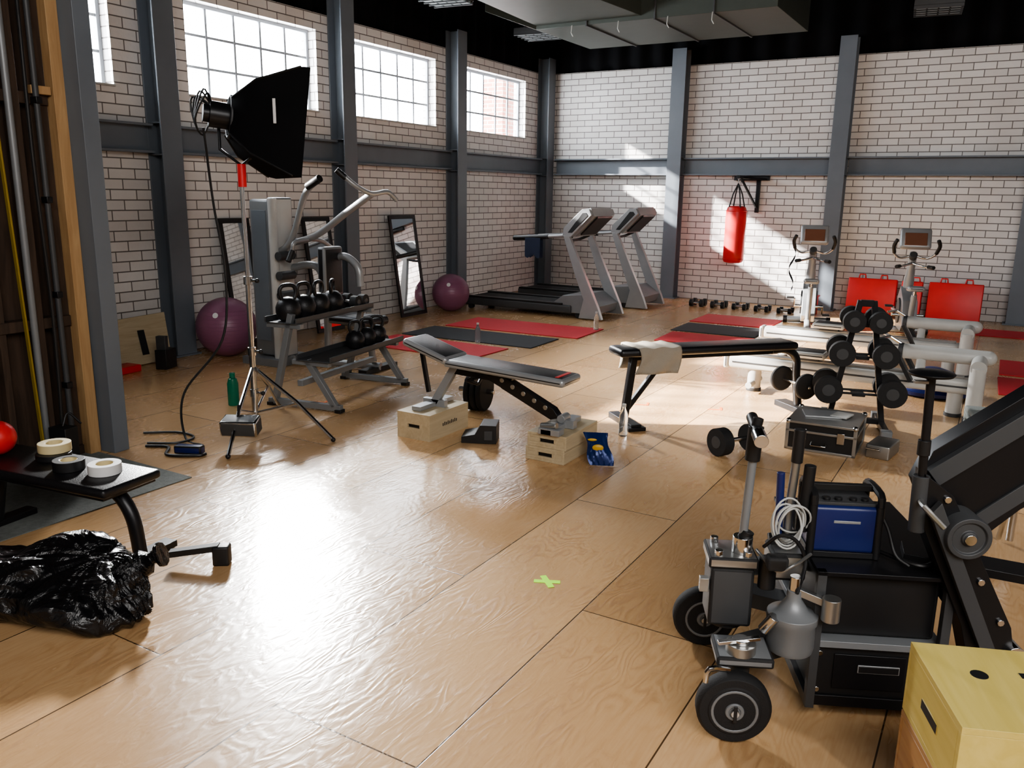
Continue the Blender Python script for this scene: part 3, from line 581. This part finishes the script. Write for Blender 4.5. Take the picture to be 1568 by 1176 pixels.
# ------------------------------------------------------------------ reformer / rowing machines
def rower(x,y,L_,s=1):
    b=B('seated_rowing_machine',(x,y,0),0,.005)
    b.pad((L_/2,0,.27),(L_+.1,.17,.13),WHT,bv=.035); b.bb((.0,-.088,.262),(L_,-.084,.278),DGREY); b.pad((-.06,0,.27),(.05,.18,.14),DGREY,bv=.02)
    b.bb((.1,-.05,.335),(L_-.1,.05,.352),ALU); b.pad((L_*.33,0,.41),(.34,.28,.06),LEA,bv=.025); b.bb((L_*.33-.1,-.06,.35),(L_*.33+.1,.06,.385),DGREY)
    for xx in (.2,L_-.15): b.cyl((xx,0,.0),(xx,0,.22),.062,WHT,seg=24); b.cyl((xx,0,0),(xx,0,.03),.07,DGREY,seg=24)
    b.cyl((.2,-.2,.08),(.2,.2,.08),.03,WHT)
    b.cyl((L_-.60,.12,.50),(L_+.06,.12,.50),.065,WHT,seg=24); b.cyl((L_-.64,.12,.50),(L_-.60,.12,.50),.07,DGREY,seg=24)
    b.cyl((L_+.0,-.22,.0),(L_+.0,-.22,.47),.062,WHT,seg=24); b.cyl((L_+.0,.12,.0),(L_+.0,.12,.50),.062,WHT,seg=24); b.sph((L_+.06,.12,.5),.065,WHT,seg=18)
    b.cyl((L_,-.26,.47),(L_,.16,.47),.062,WHT,seg=24); b.cyl((L_,-.22,0),(L_,-.22,.05),.07,DGREY,seg=24)
    b.cyl((L_-.45,.12,.27),(L_-.45,.12,.5),.04,WHT)
    for yy in (-.18,.2): b.box((L_-.55,yy,.40),(.03,.11,.24),BLK,(0,R(-30),0))
    b.tube([(L_-.62,.12,.56),(L_-.72,.1,.62),(L_-.78,-.08,.62)],.014,CHR,8); b.tube([(L_-.72,.1,.62),(L_-.78,.25,.62)],.014,CHR,8)
    b.done()
rower(-2.12,7.85,2.05); rower(-2.28,9.8,2.05)
B('balance_trainer',(-.45,8.7,0),0,0).lathe((0,0,0),[(.3,0),(.33,.02),(.33,.05),(.30,.07),(.27,.14),(.18,.21),(.06,.25),(0,.255)],BLUE,seg=36).done()
# dumbbell rack (A-frame)
RD=(-.89,7.04)
b=B('dumbbell_rack',(*RD,0),R(14),.004)
for s_ in (-1,1):
    b.bar((s_*.20,.26,.03),(s_*.20,-.30,.03),.05,.05,BMET); b.bb((s_*.2-.04,-.36,0),(s_*.2+.04,-.28,.06),GREY); b.bb((s_*.2-.04,.24,0),(s_*.2+.04,.32,.06),GREY)
    b.bar((s_*.20,0,.05),(s_*.05,0,1.02),.045,.045,BMET,(0,1,0))
b.bar((-.2,0,.05),(.2,0,.05),.045,.045,BMET); b.bar((-.05,0,1.0),(.05,0,1.0),.05,.05,BMET)
for z,wd in ((.28,.30),(.58,.21),(.84,.14)):
    b.bar((-wd,-.07,z),(wd,-.07,z),.03,.015,BMET); b.bar((-wd,.07,z),(wd,.07,z),.03,.015,BMET); b.bar((0,-.09,z-.01),(0,.09,z-.01),.1,.02,BMET)
    for s_ in (-1,1): b.bar((s_*wd,-.09,z),(s_*wd,.09,z),.02,.05,BMET)
b.done()
for z,xx,r in ((.316,.235,.108),(.612,.16,.1),(.87,.095,.085)):
    for s_ in (-1,1):
        p=loc(RD,R(14),s_*xx,-.19,z); q_=loc(RD,R(14),s_*xx,.19,z); dumb('dumbbell',p,q_,r,.075)
# flight case with laptop
b=B('flight_case',(-1.23,6.08,0),R(1),.003)
b.bb((.01,.01,.01),(.48,.50,.21),BLK)
for z in (.0,.135,.2): b.bb((0,0,z),(.49,.51,z+.018),ALU)
for x,y in ((0,0),(.465,0),(0,.485),(.465,.485)): b.bb((x,y,0),(x+.025,y+.025,.218),ALU)
for x in (.1,.36): b.bb((x,-.012,.09),(x+.05,0,.17),CHR)
b.tube([(.19,-.005,.08),(.19,-.03,.06),(.29,-.03,.06),(.29,-.005,.08)],.007,CHR,8)
for x in (0,.46):
    for y in (0,.48): b.sph((x+.015,y+.015,.21),.022,CHR,seg=12)
b.box((.2,.28,.226),(.26,.2,.014),SIL,(0,0,.3)); b.box((.34,.3,.23),(.12,.16,.012),WHT,(0,0,-.2)); b.done()
b=B('equipment_case',(-.70,6.22,0),R(-8)); b.pad((.1,.1,.05),(.16,.28,.1),ALU,bv=.01); b.tube([(.03,-.04,.06),(.03,-.08,.08),(.12,-.08,.08),(.12,-.04,.06)],.006,CHR,8); b.done()
b=B('folded_towel_stack',(.08,7.0,0),R(10),0)
for k in range(7): b.pad((.005*(-1)**k,.004*(k%3),.019+k*.036),(.34,.42,.037),GTOW,(0,0,.03*(-1)**k),.014)
b.done()
# ------------------------------------------------------------------ camera dolly
D0=(-.60,2.53,0); DA=R(25)
b=B('camera_dolly',D0,DA,.003)
def wheel(x,y):
    b.lathe((x,y-.035,.125),[(.05,0),(.085,0),(.088,.004),(.115,.004),(.125,.018),(.125,.052),(.115,.066),(.088,.066),(.085,.07),(.05,.07)],RUB,(0,1,0),40)
    b.lathe((x,y-.040,.125),[(.0,.006),(.018,.004),(.02,.0),(.03,.0),(.035,.012),(.065,.012),(.07,.003),(.078,.003),(.08,.015),(.08,.06)],GREY,(0,1,0),32)
    b.cyl((x,y-.05,.125),(x,y-.03,.125),.014,CHR); b.bb((x-.006,y-.052,.095),(x+.006,y-.048,.155),BLK)
wheel(0,0); wheel(-.02,.62); wheel(.85,.85)
b.bar((0,.05,.125),(0,.16,.125),.05,.05,DGREY); b.pad((.03,.08,.285),(.19,.16,.035),GREY,bv=.01); b.cyl((.03,.1,.13),(.03,.1,.28),.035,DGREY)
b.cyl((.02,.05,.30),(.02,.05,.335),.05,ALU,seg=30); b.cyl((.02,.05,.335),(.02,.05,.35),.03,CHR); b.bar((-.06,.03,.34),(.08,.05,.355),.02,.012,CHR)
b.tube([(-.02,.0,.26),(-.09,-.02,.27),(-.10,-.02,.22)],.01,CHR,8,3)
b.bar((.05,.12,.27),(.3,.3,.25),.11,.06,DGREY); b.bar((0,.6,.27),(.32,.5,.25),.10,.06,DGREY)
b.pad((.0,.26,.43),(.15,.16,.22),DGREY,bv=.012); b.pad((.0,.26,.56),(.17,.17,.04),ALU,bv=.008)
for x,y in ((-.05,.2),(.05,.2),(-.05,.32),(.05,.32)): b.cyl((x,y,.58),(x,y,.6),.015,CHR,seg=8)
b.cyl((.0,.26,.3),(.0,.26,.34),.06,BLK); b.bar((-.08,.2,.47),(-.11,.2,.47),.03,.05,ALU)
b.cyl((.035,.24,.58),(.035,.24,.64),.035,CHR); b.cyl((.035,.24,.64),(.05,.24,1.0),.015,GREY); b.cyl((.035,.24,.62),(.05,.24,.66),.024,BLK)
b.cyl((.045,.24,.92),(.05,.24,1.04),.026,BLK); b.cyl((.05,.18,1.02),(.05,.33,1.05),.02,BLK); b.cyl((.05,.14,1.015),(.05,.20,1.025),.024,CHR); b.cyl((.05,.24,1.04),(.055,.24,1.07),.018,BLK)
b.lathe((.2,.13,.28),[(.075,0),(.08,.02),(.078,.10),(.085,.11),(.085,.135),(.05,.15),(.025,.19),(.025,.22)],GREY,seg=36); b.cyl((.2,.13,.5),(.2,.13,.55),.02,CHR)
b.bar((.2,.13,.50),(.33,.1,.46),.025,.025,ALU); b.cyl((.31,.08,.42),(.31,.08,.5),.03,ALU)
b.pad((.19,.26,.55),(.12,.14,.1),ALU,bv=.012); b.cyl((.14,.3,.6),(.24,.3,.62),.03,BLK); b.pad((.13,.12,.60),(.07,.05,.05),BLK,bv=.01)
b.tube([(.2,.3,.55),(.2,.3,.75),(.21,.3,.93)],.016,ALU,10); b.cyl((.21,.3,.9),(.212,.3,1.02),.02,BLK); b.cyl((.24,.27,.66),(.25,.27,.90),.02,BLK); b.cyl((.17,.3,.62),(.16,.3,.86),.014,BLUE)
for k in range(6): 
    a=k*.7; b.tube([(.17+(.05+.006*math.sin(a*2))*math.cos(t)+.007*k,.20+.010*k+.03*math.sin(t+a),.70+(.07+.01*math.sin(a*3))*math.sin(t)+.012*math.sin(a*2)) for t in [i*.524 for i in range(12)]],.004,CBL,6,2,closed=True)
b.tube([(.1,.2,.62),(.14,.16,.68),(.2,.17,.66),(.24,.18,.58),(.2,.1,.5)],.007,BLK,8,5); b.tube([(.08,.22,.6),(.13,.12,.57),(.18,.1,.6),(.25,.16,.62)],.006,ALU,8,5)
b.cyl((.12,.2,.47),(.12,.2,.58),.03,BLK); b.cyl((.1,.1,.36),(.13,.08,.42),.02,CHR); b.bar((.08,.3,.5),(.28,.36,.5),.05,.05,GREY)
# chassis
b.bb((.27,.14,.06),(.72,.85,.10),BMET); b.bb((.29,.15,.10),(.68,.8,.29),BLK); b.bb((.27,.13,.29),(.72,.82,.315),GREY); b.pad((.49,.48,.44),(.40,.62,.24),BLK,bv=.012); b.bb((.27,.12,.56),(.74,.84,.575),BMET)
for x in (.27,.69): b.bb((x,.12,.06),(x+.03,.15,.575),DGREY)
b.bb((.36,.143,.13),(.60,.148,.26),BMET); b.bb((.44,.138,.195),(.58,.142,.225),SIL); b.bb((.443,.136,.198),(.577,.139,.222),BLK)
for x in (.31,.65):
    for z in (.12,.26): b.cyl((x,.142,z),(x,.15,z),.01,CHR,seg=10)
b.bar((.60,.30,.59),(.98,.2,.57),.12,.03,BMET)
# arm
b.prism([(.565,.10,.94),(.66,.10,.87),(.90,.10,.42),(.93,.10,.28),(.78,.10,.28),(.74,.10,.42),(.57,.10,.78)],(0,.09,0),BMET)
b.prism([(.58,.20,.88),(.62,.20,.99),(.95,.20,1.24),(1.15,.20,1.40),(1.15,.20,.96),(.92,.20,.80),(.80,.20,.68),(.68,.20,.66)],(0,.08,0),BMET)
b.prism([(.60,.17,.93),(.92,.17,1.17),(1.15,.17,1.36),(1.15,.17,1.30),(.95,.17,1.12),(.64,.17,.88)],(0,.03,0),DGREY)
b.prism([(.78,.19,.78),(.9,.19,.88),(1.1,.19,1.03),(1.1,.19,.98),(.92,.19,.83),(.80,.19,.73)],(0,.01,0),DGREY)
b.prism([(.61,.06,.86),(.84,.06,.36),(.80,.06,.34),(.58,.06,.82)],(0,.03,0),DGREY)
b.lathe((.70,.04,.75),[(.0,0),(.022,0),(.026,.008),(.05,.008),(.055,.0),(.068,.0),(.072,.01),(.072,.12)],DGREY,(0,1,0),36)
b.cyl((.70,.03,.75),(.70,.045,.75),.018,CHR)
for x,z in ((.64,.86),(.86,.44),(.78,.58)): b.cyl((x,.09,z),(x,.10,z),.012,CHR,seg=8)
b.cyl((.565,.12,.80),(.55,.12,1.26),.014,BMET); b.cyl((.565,.12,.74),(.56,.12,.93),.026,DGREY); b.cyl((.556,.12,1.0),(.555,.12,1.05),.02,BLK)
b.lathe((.55,.12,1.25),[(.015,0),(.03,.005),(.065,.012),(.07,.02),(.04,.028),(.0,.03)],BMET,seg=28); b.bar((.55,.12,1.24),(.50,.12,1.24),.02,.01,ALU)
b.tube([(.56,.1,.85),(.54,.02,.86),(.60,.0,.80)],.01,ALU,8,4); b.cyl((.92,.08,.33),(.92,.22,.33),.03,CHR); b.bar((.7,.3,.57),(.85,.15,.36),.08,.08,BMET)
b.tube([(.48,.3,.60),(.60,.16,.60),(.68,.2,.60),(.74,.2,.63)],.008,BLK,8,6)
b.done()
b=B('battery_pack',loc(D0,DA,.38,.33,.577),DA,.004)
b.pad((0,0,.10),(.225,.17,.17),BLUE,bv=.015); b.bb((-.115,-.09,.0),(.115,.09,.02),BLK)
for x in (-.112,.112):
    for y in (-.082,.082): b.cyl((x,y,0),(x,y,.2),.014,BLK)
    b.tube([(x,-.085,.19),(x,-.07,.23),(x,.07,.23),(x,.085,.19)],.014,BLK,8,3)
b.bb((-.112,-.012,.22),(.112,.012,.242),BLK); b.bb((-.1,-.07,.185),(.1,.07,.196),DGREY); b.bb((-.04,-.0865,.125),(.05,-.084,.135),SIL)
for x in (-.06,-.02,.03,.07): b.cyl((x,-.04,.19),(x,-.04,.205),.014,BLK,seg=14)
b.tube([(.1,-.06,.19),(.14,-.09,.12),(.16,-.13,.04),(.2,-.16,.012)],.007,BLK,8,5)
b.done()
# light stand standing at the right edge
b=B('grip_stand',(.20,4.68,0),.3,.002)
b.cyl((0,0,.12),(0,0,.62),.018,CHR); b.cyl((0,0,.35),(0,0,.42),.03,BLK); b.cyl((0,0,.56),(0,0,.63),.03,BLK)
for a in (200,320,80):
    c,s_=math.cos(R(a)),math.sin(R(a)); b.tube([(0,0,.38),(c*.12,s_*.12,.33),(c*.30,s_*.30,.015)],.014,CHR,8)
b.done()
# yellow boxes in right foreground
cx,cy=.218,2.275
for i,(z0,h,m,rz) in enumerate(((0,.2,BOXB,21),(.201,.2,BOXB,22.5),(.402,.205,YEL,21.7))):
    b=B('equipment_apple_box',(cx,cy,z0),R(rz),.003); W_,D_=.255,.1925; t=.018
    b.bb((-W_,-D_,0),(W_,D_,t),m); b.bb((-W_,-D_,t),(W_,-D_+t,h-t),m); b.bb((-W_,D_-t,t),(W_,D_,h-t),m); b.bb((-W_,-D_+t,t),(-W_+t,D_-t,h-t),m); b.bb((W_-t,-D_+t,t),(W_,D_-t,h-t),m); b.bb((-W_,-D_,h-t),(W_,D_,h),m)
    if i==2:
        b.cyl((-.13,.05,h-.001),(-.13,.05,h+.001),.022,BLK); b.pad((.02,.06,h),(.1,.03,.004),BLK,bv=.0018,seg=1)
    b.pad((-W_,.0,h*.5),(.004,.12,.03),BLK,bv=.0018,seg=1)
    b.done()
# floor marks
B('floor_mark_cross',(-1.685,3.23,0),0,0).box((0,0,.0015),(.125,.03,.001),LIME,(0,0,.45)).box((0,0,.0022),(.125,.03,.001),LIME,(0,0,-.75)).done()
for x,y in ((-5.0,5.2),(-2.6,6.7),(-2.0,6.9)): B('floor_mark_tape',(x,y,0),.3,0).box((0,0,.0015),(.12,.02,.001),ORG).box((.05,.04,.0022),(.02,.1,.001),ORG).done()
# ------------------------------------------------------------------ lights
wd=bpy.data.worlds.new('world'); sc.world=wd; wd.use_nodes=True; nt=wd.node_tree; bg=nt.nodes['Background']; bg.inputs['Color'].default_value=(.90,.95,1,1); bg.inputs['Strength'].default_value=19
def light(n,t,loc_,e,col=(1,1,1),**k):
    l=bpy.data.lights.new(n,t); l.energy=e; l.color=col
    for a,v in k.items(): setattr(l,a,v)
    o=bpy.data.objects.new(n,l); sc.collection.objects.link(o); o.location=loc_; return o
def aim(o,d): o.rotation_euler=Vector(d).to_track_quat('-Z','Y').to_euler()
for i,(a,c) in enumerate(wins):
    o=light('window_portal','AREA',(-8.12,(a+c)/2,3.295),1,shape='RECTANGLE',size=c-a,size_y=1.0); o.data.cycles.is_portal=True
    o.rotation_euler=Euler((R(90),0,R(-90)))
o=light('film_lamp','SPOT',(-11.4,11.0,5.3),15000,(1,.99,.97),spot_size=R(60),spot_blend=.3,shadow_soft_size=.5); aim(o,Vector((-3.5,4.2,0))-o.location)
o=light('sun','SUN',(-15,5,10),38,(1,.97,.93),angle=R(1.4)); aim(o,(4,1.75,-2.2))
o=light('added_fill_light','AREA',(2.5,-1,5.2),560,(1,.975,.95),shape='RECTANGLE',size=6,size_y=4); aim(o,(-.5,.75,-.35))  # broad fill added behind the camera to lift the room, not a fitted lamp
sc.view_settings.view_transform='AgX'; sc.view_settings.look='AgX - Medium High Contrast'; sc.view_settings.exposure=.38
